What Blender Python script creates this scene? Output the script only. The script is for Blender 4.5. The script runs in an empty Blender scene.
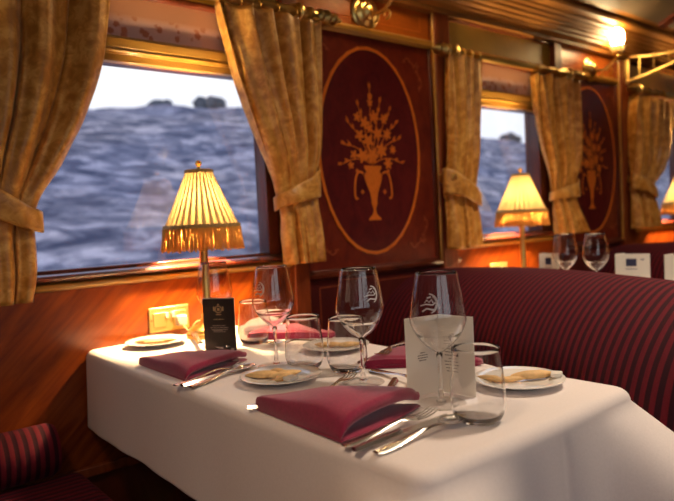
import bpy, bmesh, math, random
from mathutils import Vector, Matrix
random.seed(7)
PI = math.pi
C = bpy.context.scene.collection
TZ = 0.75                     # height of the table top

# ------------------------------------------------------------------ materials
def new_mat(name):
    m = bpy.data.materials.new(name); m.use_nodes = True
    nt = m.node_tree; nt.nodes.clear()
    out = nt.nodes.new('ShaderNodeOutputMaterial')
    return m, nt, out
def N(nt, t, **kw):
    n = nt.nodes.new(t)
    for k, v in kw.items():
        if k in n.inputs: n.inputs[k].default_value = v
        else: setattr(n, k, v)
    return n
def L(nt, a, b): nt.links.new(a, b)
def rgba(c): return (c[0], c[1], c[2], 1)
def coords(nt, scale=(1, 1, 1), rot=(0, 0, 0), kind='Object'):
    tc = N(nt, 'ShaderNodeTexCoord'); mp = N(nt, 'ShaderNodeMapping')
    mp.inputs['Scale'].default_value = scale; mp.inputs['Rotation'].default_value = rot
    if any(rot):
        mp.inputs['Scale'].default_value = (1, 1, 1); L(nt, tc.outputs[kind], mp.inputs['Vector'])
        m2 = N(nt, 'ShaderNodeMapping'); m2.inputs['Scale'].default_value = scale; L(nt, mp.outputs['Vector'], m2.inputs['Vector']); return m2.outputs['Vector']
    L(nt, tc.outputs[kind], mp.inputs['Vector']); return mp.outputs['Vector']
def ramp(nt, fac, stops, interp='LINEAR'):
    r = N(nt, 'ShaderNodeValToRGB'); r.color_ramp.interpolation = interp
    e = r.color_ramp.elements
    while len(e) < len(stops): e.new(.5)
    for i, (p, c) in enumerate(stops): e[i].position = p; e[i].color = rgba(c)
    L(nt, fac, r.inputs['Fac']); return r.outputs['Color']
def bump(nt, height, strength, dist=.002):
    b = N(nt, 'ShaderNodeBump'); b.inputs['Strength'].default_value = strength; b.inputs['Distance'].default_value = dist
    L(nt, height, b.inputs['Height']); return b.outputs['Normal']
def principled(nt, out, color=None, rough=.5, metal=0, spec=.5, coat=0, coat_rough=.05, sheen=0):
    p = N(nt, 'ShaderNodeBsdfPrincipled')
    if color is not None:
        if isinstance(color, tuple): p.inputs['Base Color'].default_value = rgba(color)
        else: L(nt, color, p.inputs['Base Color'])
    p.inputs['Roughness'].default_value = rough; p.inputs['Metallic'].default_value = metal
    p.inputs['Specular IOR Level'].default_value = spec
    p.inputs['Coat Weight'].default_value = coat; p.inputs['Coat Roughness'].default_value = coat_rough
    p.inputs['Sheen Weight'].default_value = sheen
    L(nt, p.outputs[0], out.inputs['Surface']); return p
def simple(name, color, rough=.5, metal=0, spec=.5, coat=0, noise=0.0, nscale=40, sheen=0):
    m, nt, out = new_mat(name)
    if noise:
        n = N(nt, 'ShaderNodeTexNoise', Scale=nscale, Detail=4.0); L(nt, coords(nt), n.inputs['Vector'])
        a = tuple(c * (1 - noise) for c in color); b = tuple(min(1, c * (1 + noise)) for c in color)
        col = ramp(nt, n.outputs['Fac'], [(.3, a), (.7, b)])
        p = principled(nt, out, col, rough, metal, spec, coat, sheen=sheen)
        L(nt, bump(nt, n.outputs['Fac'], .12, .001), p.inputs['Normal'])
    else:
        principled(nt, out, color, rough, metal, spec, coat, sheen=sheen)
    return m
def wood(name, a, b, scale, rot=(0, 0, 0), rough=.3, coat=.6, coat_rough=.08, dist=3.0):
    m, nt, out = new_mat(name)
    v = coords(nt, scale, rot)
    n = N(nt, 'ShaderNodeTexNoise', Scale=3.0, Detail=6.0, Roughness=.6, Distortion=dist); L(nt, v, n.inputs['Vector'])
    col = ramp(nt, n.outputs['Fac'], [(.3, a), (.68, b)])
    p = principled(nt, out, col, rough, 0, .3, coat, coat_rough)
    return m
def stripes(name, axis, pitch=.0245):
    m, nt, out = new_mat(name)
    tc = N(nt, 'ShaderNodeTexCoord'); sp = N(nt, 'ShaderNodeSeparateXYZ'); L(nt, tc.outputs['Object'], sp.inputs[0])
    mu = N(nt, 'ShaderNodeMath', operation='MULTIPLY'); mu.inputs[1].default_value = 2 * PI / pitch
    L(nt, sp.outputs[axis], mu.inputs[0])
    si = N(nt, 'ShaderNodeMath', operation='SINE'); L(nt, mu.outputs[0], si.inputs[0])
    ad = N(nt, 'ShaderNodeMath', operation='MULTIPLY_ADD'); ad.inputs[1].default_value = .5; ad.inputs[2].default_value = .5
    L(nt, si.outputs[0], ad.inputs[0])
    no = N(nt, 'ShaderNodeTexNoise', Scale=220.0, Detail=3.0); L(nt, tc.outputs['Object'], no.inputs['Vector'])
    col = ramp(nt, ad.outputs[0], [(.36, (.024, .0009, .006)), (.64, (.120, .0045, .013))])
    mx = N(nt, 'ShaderNodeMix', data_type='RGBA', blend_type='MULTIPLY'); mx.inputs[0].default_value = .35
    L(nt, col, mx.inputs[6]); L(nt, no.outputs['Fac'], mx.inputs[7])
    p = principled(nt, out, mx.outputs[2], .85, 0, .2, sheen=.06)
    p.inputs['Sheen Tint'].default_value = (.9, .2, .3, 1)
    L(nt, bump(nt, ad.outputs[0], .35, .004), p.inputs['Normal'])
    return m
def damask(name, a, b, c):
    m, nt, out = new_mat(name)
    v = coords(nt, (1, 1, 1))
    w = N(nt, 'ShaderNodeTexNoise', Scale=9.0, Detail=2.0); L(nt, v, w.inputs['Vector'])
    mixv = N(nt, 'ShaderNodeMix', data_type='VECTOR'); mixv.inputs[0].default_value = .12
    L(nt, v, mixv.inputs[4]); L(nt, w.outputs['Color'], mixv.inputs[5])
    vo = N(nt, 'ShaderNodeTexVoronoi', Scale=34.0, feature='SMOOTH_F1'); L(nt, mixv.outputs[1], vo.inputs['Vector'])
    n2 = N(nt, 'ShaderNodeTexNoise', Scale=38.0, Detail=3.0, Distortion=2.0); L(nt, v, n2.inputs['Vector'])
    mul = N(nt, 'ShaderNodeMath', operation='MULTIPLY'); L(nt, vo.outputs['Distance'], mul.inputs[0]); L(nt, n2.outputs['Fac'], mul.inputs[1])
    col = ramp(nt, mul.outputs[0], [(.10, a), (.21, b), (.36, c)])
    p = principled(nt, out, col, .42, 0, .5, sheen=.5)
    p.inputs['Sheen Tint'].default_value = (1, .8, .45, 1); p.inputs['Sheen Roughness'].default_value = .35
    th = N(nt, 'ShaderNodeTexNoise', Scale=700.0); L(nt, v, th.inputs['Vector'])
    L(nt, bump(nt, th.outputs['Fac'], .15, .001), p.inputs['Normal'])
    return m
def thin_glass(name, tint=(1, 1, 1), rough=0.0, ior=1.5, dirt=0.0):
    """clear glass whose walls are too thin to bend light: Fresnel reflection over transmission"""
    m, nt, out = new_mat(name)
    g = N(nt, 'ShaderNodeNewGeometry')
    mr = N(nt, 'ShaderNodeMix', data_type='FLOAT'); L(nt, g.outputs['Backfacing'], mr.inputs[0])
    mr.inputs[2].default_value = ior; mr.inputs[3].default_value = 1 / ior
    fr = N(nt, 'ShaderNodeFresnel'); L(nt, mr.outputs[0], fr.inputs['IOR'])
    tr = N(nt, 'ShaderNodeBsdfTransparent', Color=rgba(tint)); gl = N(nt, 'ShaderNodeBsdfGlossy', Roughness=rough)
    mx = N(nt, 'ShaderNodeMixShader'); L(nt, fr.outputs[0], mx.inputs[0]); L(nt, tr.outputs[0], mx.inputs[1]); L(nt, gl.outputs[0], mx.inputs[2])
    L(nt, mx.outputs[0], out.inputs['Surface']); return m
def solid_glass(name, body=1.0):
    m, nt, out = new_mat(name)
    g = N(nt, 'ShaderNodeBsdfGlass', IOR=1.5, Roughness=0.0)
    if body < 1:                                                    # thin walls: part of the light goes straight through
        t = N(nt, 'ShaderNodeBsdfTransparent'); mx = N(nt, 'ShaderNodeMixShader'); mx.inputs[0].default_value = body
        L(nt, t.outputs[0], mx.inputs[1]); L(nt, g.outputs[0], mx.inputs[2]); L(nt, mx.outputs[0], out.inputs['Surface'])
    else: L(nt, g.outputs[0], out.inputs['Surface'])
    return m
def emit(name, color, strength):
    m, nt, out = new_mat(name)
    e = N(nt, 'ShaderNodeEmission', Color=rgba(color), Strength=strength); L(nt, e.outputs[0], out.inputs['Surface']); return m
def lampshade(name, color, trans=.7):
    m, nt, out = new_mat(name)
    d = N(nt, 'ShaderNodeBsdfDiffuse', Color=rgba(color)); t = N(nt, 'ShaderNodeBsdfTranslucent', Color=rgba(color))
    mx = N(nt, 'ShaderNodeMixShader'); mx.inputs[0].default_value = trans
    L(nt, d.outputs[0], mx.inputs[1]); L(nt, t.outputs[0], mx.inputs[2]); L(nt, mx.outputs[0], out.inputs['Surface']); return m

M = {}
M['mahogany'] = wood('dark mahogany', (.055, .010, .005), (.14, .026, .009), (2, 2, .5), rough=.32, coat=.7)
M['pilaster'] = wood('pilaster mahogany', (.13, .024, .006), (.27, .056, .012), (3, 3, .35), rough=.42, coat=.06, coat_rough=.16)
M['dado'] = wood('flame mahogany dado', (.105, .013, .002), (.27, .054, .004), (.8, 1, 9), rot=(0, .75, 0), rough=.32, coat=.3, coat_rough=.14, dist=1.2)
M['dado_dark'] = wood('deep red mahogany dado', (.055, .008, .008), (.09, .013, .010), (3, 3, .7), rough=.3, coat=.6)
M['frieze'] = wood('frieze mahogany', (.32, .068, .007), (.48, .12, .013), (1, 1, 3), rough=.40, coat=.04, coat_rough=.16)
M['marquetry'] = wood('mottled marquetry ground', (.060, .0055, .008), (.12, .012, .011), (7, 7, 5), rough=.3, coat=.3, coat_rough=.2, dist=1.0)
M['spandrel'] = wood('reddish spandrel veneer', (.10, .011, .007), (.18, .024, .009), (6, 6, 4), rough=.3, coat=.3, coat_rough=.2, dist=1.0)
M['inlay'] = wood('satinwood inlay', (.55, .12, .012), (.72, .19, .024), (20, 20, 20), rough=.3, coat=.5)
M['inlay_dark'] = simple('dull corner inlay', (.26, .05, .014), .35, coat=.4, noise=.3)
M['gilt'] = wood('gilded wood moulding', (.36, .17, .026), (.54, .28, .05), (.6, 6, 6), rough=.3, coat=.4, dist=.6)
M['header'] = simple('olive gold painted board', (.60, .37, .055), .4, noise=.12, nscale=7)
M['reed'] = wood('reeded gilt mahogany', (.20, .075, .014), (.34, .14, .026), (.5, 8, 8), rough=.5, coat=.08, coat_rough=.25, dist=.4)
M['brass'] = simple('polished brass', (.90, .62, .20), .30, 1.0)
M['oldbrass'] = simple('antique brass', (.50, .33, .10), .3, 1.0, noise=.25)
M['brass_lac'] = simple('lacquered brass plate', (.95, .72, .26), .42, .85)
M['silver'] = simple('silver plate', (.84, .79, .72), .24, 1.0)
M['curtain'] = damask('gold damask', (.46, .18, .022), (.60, .265, .040), (.76, .40, .09))
M['shade'] = lampshade('pleated silk shade', (.92, .60, .23), .016)
M['fringe'] = lampshade('silk fringe', (.78, .34, .07), .02)
M['braid'] = simple('shade braid', (.42, .25, .08), .7, noise=.3, nscale=300)
M['cloth'] = simple('white table linen', (.85, .775, .75), .9, spec=.1, noise=.03, nscale=260, sheen=.1)
M['napkin'] = simple('burgundy napkin', (.30, .016, .060), .8, spec=.2, noise=.14, nscale=180, sheen=.45)
M['china'] = simple('white porcelain', (.86, .84, .80), .12, coat=.5)
M['bread'] = simple('golden bread crust', (.74, .47, .20), .6, noise=.2, nscale=60)
M['glass'] = solid_glass('stemware glass')
M['thin'] = thin_glass('thin foot glass')
M['stem'] = solid_glass('solid stem glass')
M['pane'] = thin_glass('window pane', (.95, .96, 1.0), ior=1.85)
M['etch'] = simple('frosted etching', (.75, .75, .78), .6)
M['black_card'] = simple('black card', (.013, .009, .007), .5, noise=.2)
M['white_card'] = lampshade('white card', (.92, .89, .83), .35)
M['gold_ink'] = simple('gold ink', (.48, .36, .18), .5)
M['pale_ink'] = simple('pale ink', (.36, .31, .26), .6)
M['grey_ink'] = simple('grey ink', (.13, .11, .11), .7)
M['navy_ink'] = simple('navy ink', (.03, .035, .09), .6)
M['blue_ink'] = simple('blue ink', (.10, .12, .25), .6)
M['stripe_y'] = stripes('striped velvet across', 1)
M['stripe_x'] = stripes('striped velvet along', 0, .022)
M['velvet'] = simple('plain burgundy velvet', (.05, .004, .010), .9, noise=.2, sheen=.3)
M['ceiling'] = simple('cream ceiling', (.12, .088, .055), .6, noise=.08, nscale=4)
M['carpet'] = simple('dark carpet', (.045, .010, .010), .95, noise=.4, nscale=90)
M['globe'] = emit('lit frosted globe', (1.0, .68, .32), 70)
M['cupglass'] = lampshade('frosted tulip glass', (.95, .85, .62), .6)
M['bulb'] = emit('lamp bulb', (1.0, .70, .34), 3100)
M['white_plastic'] = simple('white plug plastic', (.80, .74, .60), .35)
M['cord'] = simple('pale lamp flex', (.85, .68, .34), .5)
M['foliage'] = simple('dull shrub', (.10, .11, .12), .9, noise=.5, nscale=3)
M['exterior'] = simple('dark coach side', (.02, .02, .03), .5)

def blind_mat():
    m, nt, out = new_mat('floral blind')
    v = coords(nt)
    vo = N(nt, 'ShaderNodeTexVoronoi', Scale=34.0, feature='F1'); L(nt, v, vo.inputs['Vector'])
    n = N(nt, 'ShaderNodeTexNoise', Scale=60.0, Detail=3.0, Distortion=1.5); L(nt, v, n.inputs['Vector'])
    ad = N(nt, 'ShaderNodeMath', operation='MULTIPLY_ADD'); ad.inputs[1].default_value = .5
    L(nt, n.outputs['Fac'], ad.inputs[0]); L(nt, vo.outputs['Distance'], ad.inputs[2])
    pat = ramp(nt, ad.outputs[0], [(.55, (.34, .12, .07)), (.66, (.52, .34, .32))])
    sp = N(nt, 'ShaderNodeSeparateXYZ'); tc = N(nt, 'ShaderNodeTexCoord'); L(nt, tc.outputs['Object'], sp.inputs[0])
    mr = N(nt, 'ShaderNodeMapRange'); mr.inputs['From Min'].default_value = .05; mr.inputs['From Max'].default_value = .075
    L(nt, sp.outputs[2], mr.inputs['Value'])
    mx = N(nt, 'ShaderNodeMix', data_type='RGBA'); L(nt, mr.outputs[0], mx.inputs[0]); L(nt, pat, mx.inputs[6]); mx.inputs[7].default_value = (.42, .20, .12, 1)
    principled(nt, out, mx.outputs[2], .55, 0, .4); return m
M['blind'] = blind_mat()
def hill_mat():
    m, nt, out = new_mat('rocky hillside')
    v = coords(nt, (1.1, 1.6, 3.4))
    n = N(nt, 'ShaderNodeTexNoise', Scale=.8, Detail=7.0, Roughness=.62, Distortion=.6); L(nt, v, n.inputs['Vector'])
    n2 = N(nt, 'ShaderNodeTexNoise', Scale=.18, Detail=3.0); L(nt, v, n2.inputs['Vector'])
    a = ramp(nt, n.outputs['Fac'], [(.36, (.09, .10, .14)), (.5, (.29, .275, .305)), (.64, (.80, .70, .67))])
    b = ramp(nt, n2.outputs['Fac'], [(.35, (.72, .75, .85)), (.65, (1.0, .94, .90))])
    mx = N(nt, 'ShaderNodeMix', data_type='RGBA', blend_type='MULTIPLY'); mx.inputs[0].default_value = 1; L(nt, a, mx.inputs[6]); L(nt, b, mx.inputs[7])
    principled(nt, out, mx.outputs[2], .95, 0, .1); return m
M['hill'] = hill_mat()

# ------------------------------------------------------------------ mesh builder
class MB:
    def __init__(s): s.v = []; s.f = []
    def add(s, vs, fs):
        o = len(s.v); s.v += [tuple(v) for v in vs]; s.f += [tuple(i + o for i in f) for f in fs]; return s
    def box(s, a, b, rot=None, at=None):
        x0, y0, z0 = a; x1, y1, z1 = b
        vs = [Vector(p) for p in ((x0, y0, z0), (x1, y0, z0), (x1, y1, z0), (x0, y1, z0), (x0, y0, z1), (x1, y0, z1), (x1, y1, z1), (x0, y1, z1))]
        if rot is not None: vs = [rot @ v for v in vs]
        if at is not None: vs = [v + Vector(at) for v in vs]
        return s.add(vs, [(3, 2, 1, 0), (4, 5, 6, 7), (0, 1, 5, 4), (1, 2, 6, 5), (2, 3, 7, 6), (3, 0, 4, 7)])
    def lathe(s, prof, n=32, at=(0, 0, 0), rot=None, close=False):
        """prof: (r, z) pairs about the z axis; close joins last to first"""
        vs = []; fs = []; k = len(prof)
        for r, z in prof:
            for i in range(n):
                a = 2 * PI * i / n; v = Vector((max(r, 1e-5) * math.cos(a), max(r, 1e-5) * math.sin(a), z))
                if rot is not None: v = rot @ v
                vs.append(v + Vector(at))
        for j in range(k if close else k - 1):
            j2 = (j + 1) % k
            for i in range(n):
                i2 = (i + 1) % n; fs.append((j * n + i, j * n + i2, j2 * n + i2, j2 * n + i))
        return s.add(vs, fs)
    def tube(s, pts, r, n=8, closed=False, flat=1.0):
        pts = [Vector(p) for p in pts]; k = len(pts); vs = []; fs = []; up = Vector((0, 0, 1)); prev = None
        for i, p in enumerate(pts):
            d = (pts[(i + 1) % k] - pts[i - 1]) if closed else (pts[min(i + 1, k - 1)] - pts[max(i - 1, 0)])
            d.normalize()
            if prev is None:
                a = d.cross(up)
                if a.length < 1e-3: a = d.cross(Vector((0, 1, 0)))
            else: a = prev - d * prev.dot(d)
            a.normalize(); prev = a.copy(); b = d.cross(a)
            rr = r[i] if isinstance(r, (list, tuple)) else r
            for j in range(n):
                t = 2 * PI * j / n; vs.append(p + a * rr * math.cos(t) + b * rr * flat * math.sin(t))
        for i in range(k if closed else k - 1):
            i2 = (i + 1) % k
            for j in range(n):
                j2 = (j + 1) % n; fs.append((i * n + j, i * n + j2, i2 * n + j2, i2 * n + j))
        if not closed: fs.append(tuple(range(n))[::-1]); fs.append(tuple(range((k - 1) * n, k * n)))
        return s.add(vs, fs)
    def prism(s, poly, axis, a, b):
        """poly: 2-D outline extruded along an axis from a to b. axis 'x': (y,z); 'y': (x,z); 'z': (x,y)"""
        def P(u, v, w): return {'x': (w, u, v), 'y': (u, w, v), 'z': (u, v, w)}[axis]
        k = len(poly); vs = [P(u, v, a) for u, v in poly] + [P(u, v, b) for u, v in poly]
        fs = [(i, (i + 1) % k, k + (i + 1) % k, k + i) for i in range(k)] + [tuple(range(k))[::-1], tuple(range(k, 2 * k))]
        return s.add(vs, fs)
    def grid(s, nu, nv, fn, wrap=False):
        vs = [fn(i / (nu if wrap else nu - 1), j / (nv - 1)) for j in range(nv) for i in range(nu)]; fs = []
        for j in range(nv - 1):
            for i in range(nu if wrap else nu - 1):
                i2 = (i + 1) % nu; fs.append((j * nu + i, j * nu + i2, (j + 1) * nu + i2, (j + 1) * nu + i))
        return s.add(vs, fs)
    def blob(s, at, rad, rot=None, n=14, fn=None):
        vs = []; fs = []
        for j in range(n + 1):
            t = PI * j / n
            for i in range(n * 2):
                a = PI * i / n
                v = Vector((math.sin(t) * math.cos(a), math.sin(t) * math.sin(a), math.cos(t)))
                if fn: v = fn(v)
                v = Vector((v.x * rad[0], v.y * rad[1], v.z * rad[2]))
                if rot is not None: v = rot @ v
                vs.append(v + Vector(at))
        for j in range(n):
            for i in range(n * 2):
                i2 = (i + 1) % (n * 2); fs.append((j * n * 2 + i, (j + 1) * n * 2 + i, (j + 1) * n * 2 + i2, j * n * 2 + i2))
        return s.add(vs, fs)
    def build(s, name, mat, parent=None, smooth=True, bevel=0, solid=0, subd=0, angle=40, offset=0):
        me = bpy.data.meshes.new(name); me.from_pydata(s.v, [], s.f)
        bm = bmesh.new(); bm.from_mesh(me); bmesh.ops.remove_doubles(bm, verts=bm.verts, dist=1e-6)
        bmesh.ops.recalc_face_normals(bm, faces=bm.faces); bm.to_mesh(me); bm.free()
        me.materials.append(mat); o = bpy.data.objects.new(name, me); C.objects.link(o)
        if smooth:
            me.polygons.foreach_set('use_smooth', [True] * len(me.polygons))
            try: me.set_sharp_from_angle(angle=math.radians(angle))
            except Exception: pass
        if solid:
            q = o.modifiers.new('thickness', 'SOLIDIFY'); q.thickness = solid; q.offset = offset
        if bevel:
            q = o.modifiers.new('round', 'BEVEL'); q.width = bevel; q.segments = 2; q.limit_method = 'ANGLE'
        if subd:
            q = o.modifiers.new('smooth', 'SUBSURF'); q.levels = subd; q.render_levels = subd
        if parent: o.parent = parent
        return o
def tag(o, label, cat, group=None):
    o['label'] = label; o['category'] = cat
    if group: o['group'] = group
    return o
def thing(name, label, cat, loc=(0, 0, 0), rz=0, group=None):
    o = bpy.data.objects.new(name, None); o.empty_display_size = .05; C.objects.link(o)
    o.location = loc; o.rotation_euler = (0, 0, rz); return tag(o, label, cat, group)
def struct(o, label=None):
    o['kind'] = 'structure'
    if label: o['label'] = label
    return o
def dup(root, loc=None, rz=None, label=None, skip=()):
    r = root.copy(); C.objects.link(r)
    if loc is not None: r.location = loc
    if rz is not None: r.rotation_euler = (0, 0, rz)
    if label: r['label'] = label
    def kids(src, dst):
        for ch in [o for o in C.objects if o.parent == src]:
            if ch.name.split('.')[0] in skip: continue
            c = ch.copy(); C.objects.link(c); c.parent = dst; kids(ch, c)
    kids(root, r); return r
def lerp(a, b, t): return a + (b - a) * t
def interp(tab, z):
    """smooth lookup in a table sorted by first column"""
    tab = sorted(tab)
    if z <= tab[0][0]: return tab[0][1]
    for (a, p), (b, q) in zip(tab, tab[1:]):
        if z <= b:
            return p + (q - p) * (z - a) / (b - a)
    return tab[-1][1]
def smooth_tab(tab, n=60, it=3):
    tab = sorted(tab); z0, z1 = tab[0][0], tab[-1][0]
    zs = [z0 + (z1 - z0) * i / n for i in range(n + 1)]; xs = [interp(tab, z) for z in zs]
    for _ in range(it): xs = [xs[0]] + [(xs[i - 1] + 2 * xs[i] + xs[i + 1]) / 4 for i in range(1, n)] + [xs[-1]]
    return list(zip(zs, xs))
def ss(a, b, x):
    t = min(1, max(0, (x - a) / (b - a))); return t * t * (3 - 2 * t)

# ------------------------------------------------------------------ camera
CAM = Vector((-.8616, -1.8255, TZ + .3218)); yaw, pitch, roll, fpx = .68578, -.04649, -.04996, 641.08
fw = Vector((math.sin(yaw) * math.cos(pitch), math.cos(yaw) * math.cos(pitch), math.sin(pitch)))
r0 = Vector((math.cos(yaw), -math.sin(yaw), 0)); u0 = r0.cross(fw)
rr = r0 * math.cos(roll) + u0 * math.sin(roll); uu = -r0 * math.sin(roll) + u0 * math.cos(roll)
cd = bpy.data.cameras.new('camera'); cam = bpy.data.objects.new('camera', cd); C.objects.link(cam)
cam.matrix_world = Matrix(((rr.x, uu.x, -fw.x, CAM.x), (rr.y, uu.y, -fw.y, CAM.y), (rr.z, uu.z, -fw.z, CAM.z), (0, 0, 0, 1)))
cd.sensor_fit = 'HORIZONTAL'; cd.sensor_width = 36; cd.lens = fpx / 674 * 36; cd.clip_start = .02; cd.clip_end = 500
cd.dof.use_dof = True; cd.dof.focus_distance = 1.28; cd.dof.aperture_fstop = 3.2
bpy.context.scene.camera = cam

# ------------------------------------------------------------------ the carriage shell
XA, XB, YB = -2.0, 6.4, -2.75
P = 1.60
WIN = [(-.50, .335), (1.33, 1.955), (2.94, 3.60), (4.50, 5.2)]       # glass openings along the wall
wz0, wz1 = TZ + .226, TZ + .805
m = MB()
m.box((XA, 0, 0), (XB, .09, wz0 - .02)); m.box((XA, 0, wz1 + .02), (XB, .09, 2.02))
edges = [XA] + [e for w in WIN for e in (w[0] - .02, w[1] + .02)] + [XB]
for i in range(0, len(edges), 2): m.box((edges[i], 0, wz0 - .02), (edges[i + 1], .09, wz1 + .02))
struct(m.build('wall_window', M['mahogany'], smooth=False))
m = MB()
m.box((XA, YB - .08, 0), (XB, YB, .98)); m.box((XA, YB - .08, 1.75), (XB, YB, 2.1))
for a, b in ((XA, -1.85), (-.92, -.80), (.15, 6.4)): m.box((a, YB - .08, .98), (b, YB, 1.75))
struct(m.build('wall_aisle', M['mahogany'], smooth=False))
struct(MB().box((XA - .08, YB, 0), (XA, 0, 2.3)).build('wall_near_end', M['mahogany'], smooth=False))
struct(MB().box((XB, YB, 0), (XB + .08, 0, 2.3)).build('wall_far_end', M['mahogany'], smooth=False))
struct(MB().box((XA, YB, -.05), (XB, 0, 0)).build('floor', M['carpet'], smooth=False))
# vaulted ceiling
arc = [(-.20 - (abs(YB) - .40) * i / 24, 2.075 + .33 * math.sin(PI * i / 24)) for i in range(25)]
poly = arc + [(y, z + .05) for y, z in reversed(arc)]
struct(MB().prism(poly, 'x', XA, XB).build('ceiling', M['ceiling']))
for k, x in enumerate((-.35, 1.25, 2.85, 4.45)):
    rib = [(y, z - .02) for y, z in arc] + [(y, z + .01) for y, z in reversed(arc)]
    struct(MB().prism(rib, 'x', x, x + .07).build('trim_%d' % (k + 1), M['mahogany']))
# reeded cornice under the ceiling
prof = [(0, 1.905), (-.055, 1.905), (-.06, 1.92), (-.085, 1.925)]
for i in range(5):
    y = -.085 - i * .012; z = 1.925 + i * .019
    prof += [(y - .004, z + .001), (y - .009, z + .005), (y - .011, z + .011), (y - .010, z + .017)]
prof += [(-.16, 2.022), (-.175, 2.03), (-.18, 2.045), (-.17, 2.06), (-.20, 2.075), (-.21, 2.09), (-.21, 2.13), (0, 2.13)]
struct(MB().prism(prof, 'x', XA, XB).build('trim_5', M['reed'], angle=25))
prof2 = [(YB - y, z) for y, z in prof]
struct(MB().prism(prof2, 'x', XA, XB).build('trim_6', M['reed'], angle=25))
# header boards over each window, dado panels, sills
tn = 7
def trim(mb, mat, **kw):
    global tn
    o = struct(mb.build('trim_%d' % tn, mat, **kw)); tn += 1; return o
BAY = [(-.53, .41), (1.29, 2.10), (2.87, 3.66), (4.43, 5.3)]
for (a, b) in BAY:
    trim(MB().box((a, -.012, TZ + 1.0), (b, .0, TZ + 1.145)), M['header'], smooth=False)
    trim(MB().box((a, -.03, TZ + 1.145), (b, .0, TZ + 1.16)), M['mahogany'], bevel=.004)
    # dado under the window
    trim(MB().box((a, -.008, .42), (b, 0, TZ + .172)), M['dado'], smooth=False)
    # sill: two rounded nosings
    s = [(0, TZ + .196), (-.03, TZ + .196), (-.037, TZ + .200), (-.039, TZ + .206), (-.036, TZ + .212), (-.028, TZ + .215), (0, TZ + .218)]
    trim(MB().prism(s, 'x', a, b), M['mahogany'])
    s = [(0, TZ + .170), (-.013, TZ + .170), (-.020, TZ + .173), (-.023, TZ + .180), (-.020, TZ + .187), (-.012, TZ + .191), (0, TZ + .192)]
    trim(MB().prism(s, 'x', a, b), M['gilt'])
# pilasters
for (a, b, z0, mt) in ((-.60, -.53, .3, 'pilaster'), (.41, .475, .3, 'pilaster'), (1.175, 1.27, TZ + .09, 'pilaster'), (2.06, 2.13, TZ + .1, 'pilaster'), (2.725, 2.86, TZ + .1, 'pilaster'), (3.66, 3.74, .5, 'pilaster'), (4.3, 4.43, .5, 'pilaster')):
    trim(MB().box((a, -.04, z0), (b, 0, 1.915)), M[mt], bevel=.006)
for x in (1.172, 2.722): trim(MB().tube([(x, -.03, TZ + .13), (x, -.03, 1.915)], .006, 10), M['gilt'])
# dark dado beneath the marquetry panels with a fine inlaid line and cap rail
for (a, b) in ((.475, 1.29), (2.13, 2.87), (3.74, 4.43)):
    trim(MB().box((a, -.008, .42), (b, 0, TZ + .13)), M['dado_dark'], smooth=False)
    q = MB(); z1 = TZ + .085; z0 = .5
    q.box((a + .06, -.0095, z1 - .004), (b - .06, -.007, z1)); q.box((a + .06, -.0095, z0), (a + .064, -.007, z1)); q.box((b - .064, -.0095, z0), (b - .06, -.007, z1))
    trim(q, M['inlay_dark'], smooth=False)
    s = [(0, TZ + .108), (-.02, TZ + .112), (-.034, TZ + .122), (-.036, TZ + .132), (-.026, TZ + .140), (0, TZ + .146)]
    trim(MB().prism(s, 'x', a, b), M['mahogany'])
# skirting ledge at bench height and plinth below
struct(MB().box((XA, -.02, .395), (XB, 0, .424)).build('trim_%d' % tn, M['pilaster'], bevel=.004)); tn += 1
struct(MB().box((XA, -.03, 0), (XB, 0, .12)).build('baseboard_window', M['mahogany'], smooth=False))

# windows
for k, (a, b) in enumerate(WIN):
    w = bpy.data.objects.new('window_%d' % (k + 1), None); C.objects.link(w); w.location = ((a + b) / 2, .03, TZ); struct(w)
    h = (b - a) / 2; z0, z1 = .226, .805; q = MB()
    q.box((-h - .04, -.035, z0 - .012), (-h, .02, z1 + .0)); q.box((h, -.035, z0 - .012), (h + .04, .02, z1 + .0))
    q.box((-h, -.035, z0 - .012), (h, .02, z0)); q.box((-h, -.02, z1), (h, .02, z1 + .015))
    q.build('frame', M['mahogany'], w, bevel=.003)
    MB().box((-h - .004, 0, z0 - .004), (h + .004, .005, z1 + .008)).build('pane', M['pane'], w, smooth=False)
    q = MB()                                                        # gilded head rail in three steps
    q.box((-h - .04, -.046, .806), (h + .04, -.012, .826)); q.box((-h - .04, -.052, .826), (h + .04, -.012, .842)); q.box((-h - .04, -.060, .842), (h + .04, -.012, .868))
    q.tube([(-h - .04, -.056, .834), (h + .04, -.056, .834)], .005, 8)
    q.build('head_rail', M['gilt'], w, bevel=.002)
    bl = thing('roller_blind', ['floral roller blind drawn up at the top of the nearest big window', 'floral roller blind at the top of the middle window', 'floral roller blind at the top of the window at far end', 'floral roller blind at the top of the window past the far pillar'][k], 'blind', ((a + b) / 2, -.02, TZ + .868))
    q = MB(); q.box((-h - .03, .0, 0), (h + .03, .003, .135)); q.build('fabric', M['blind'], bl, smooth=False)
    MB().tube([(-h - .03, .0015, .005), (h + .03, .0015, .005)], .005, 8).build('hem_bar', M['braid'], bl)
    MB().tube([(-h - .03, .0, .135), (h + .03, .0, .135)], .012, 12).build('roller', M['mahogany'], bl)

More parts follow.
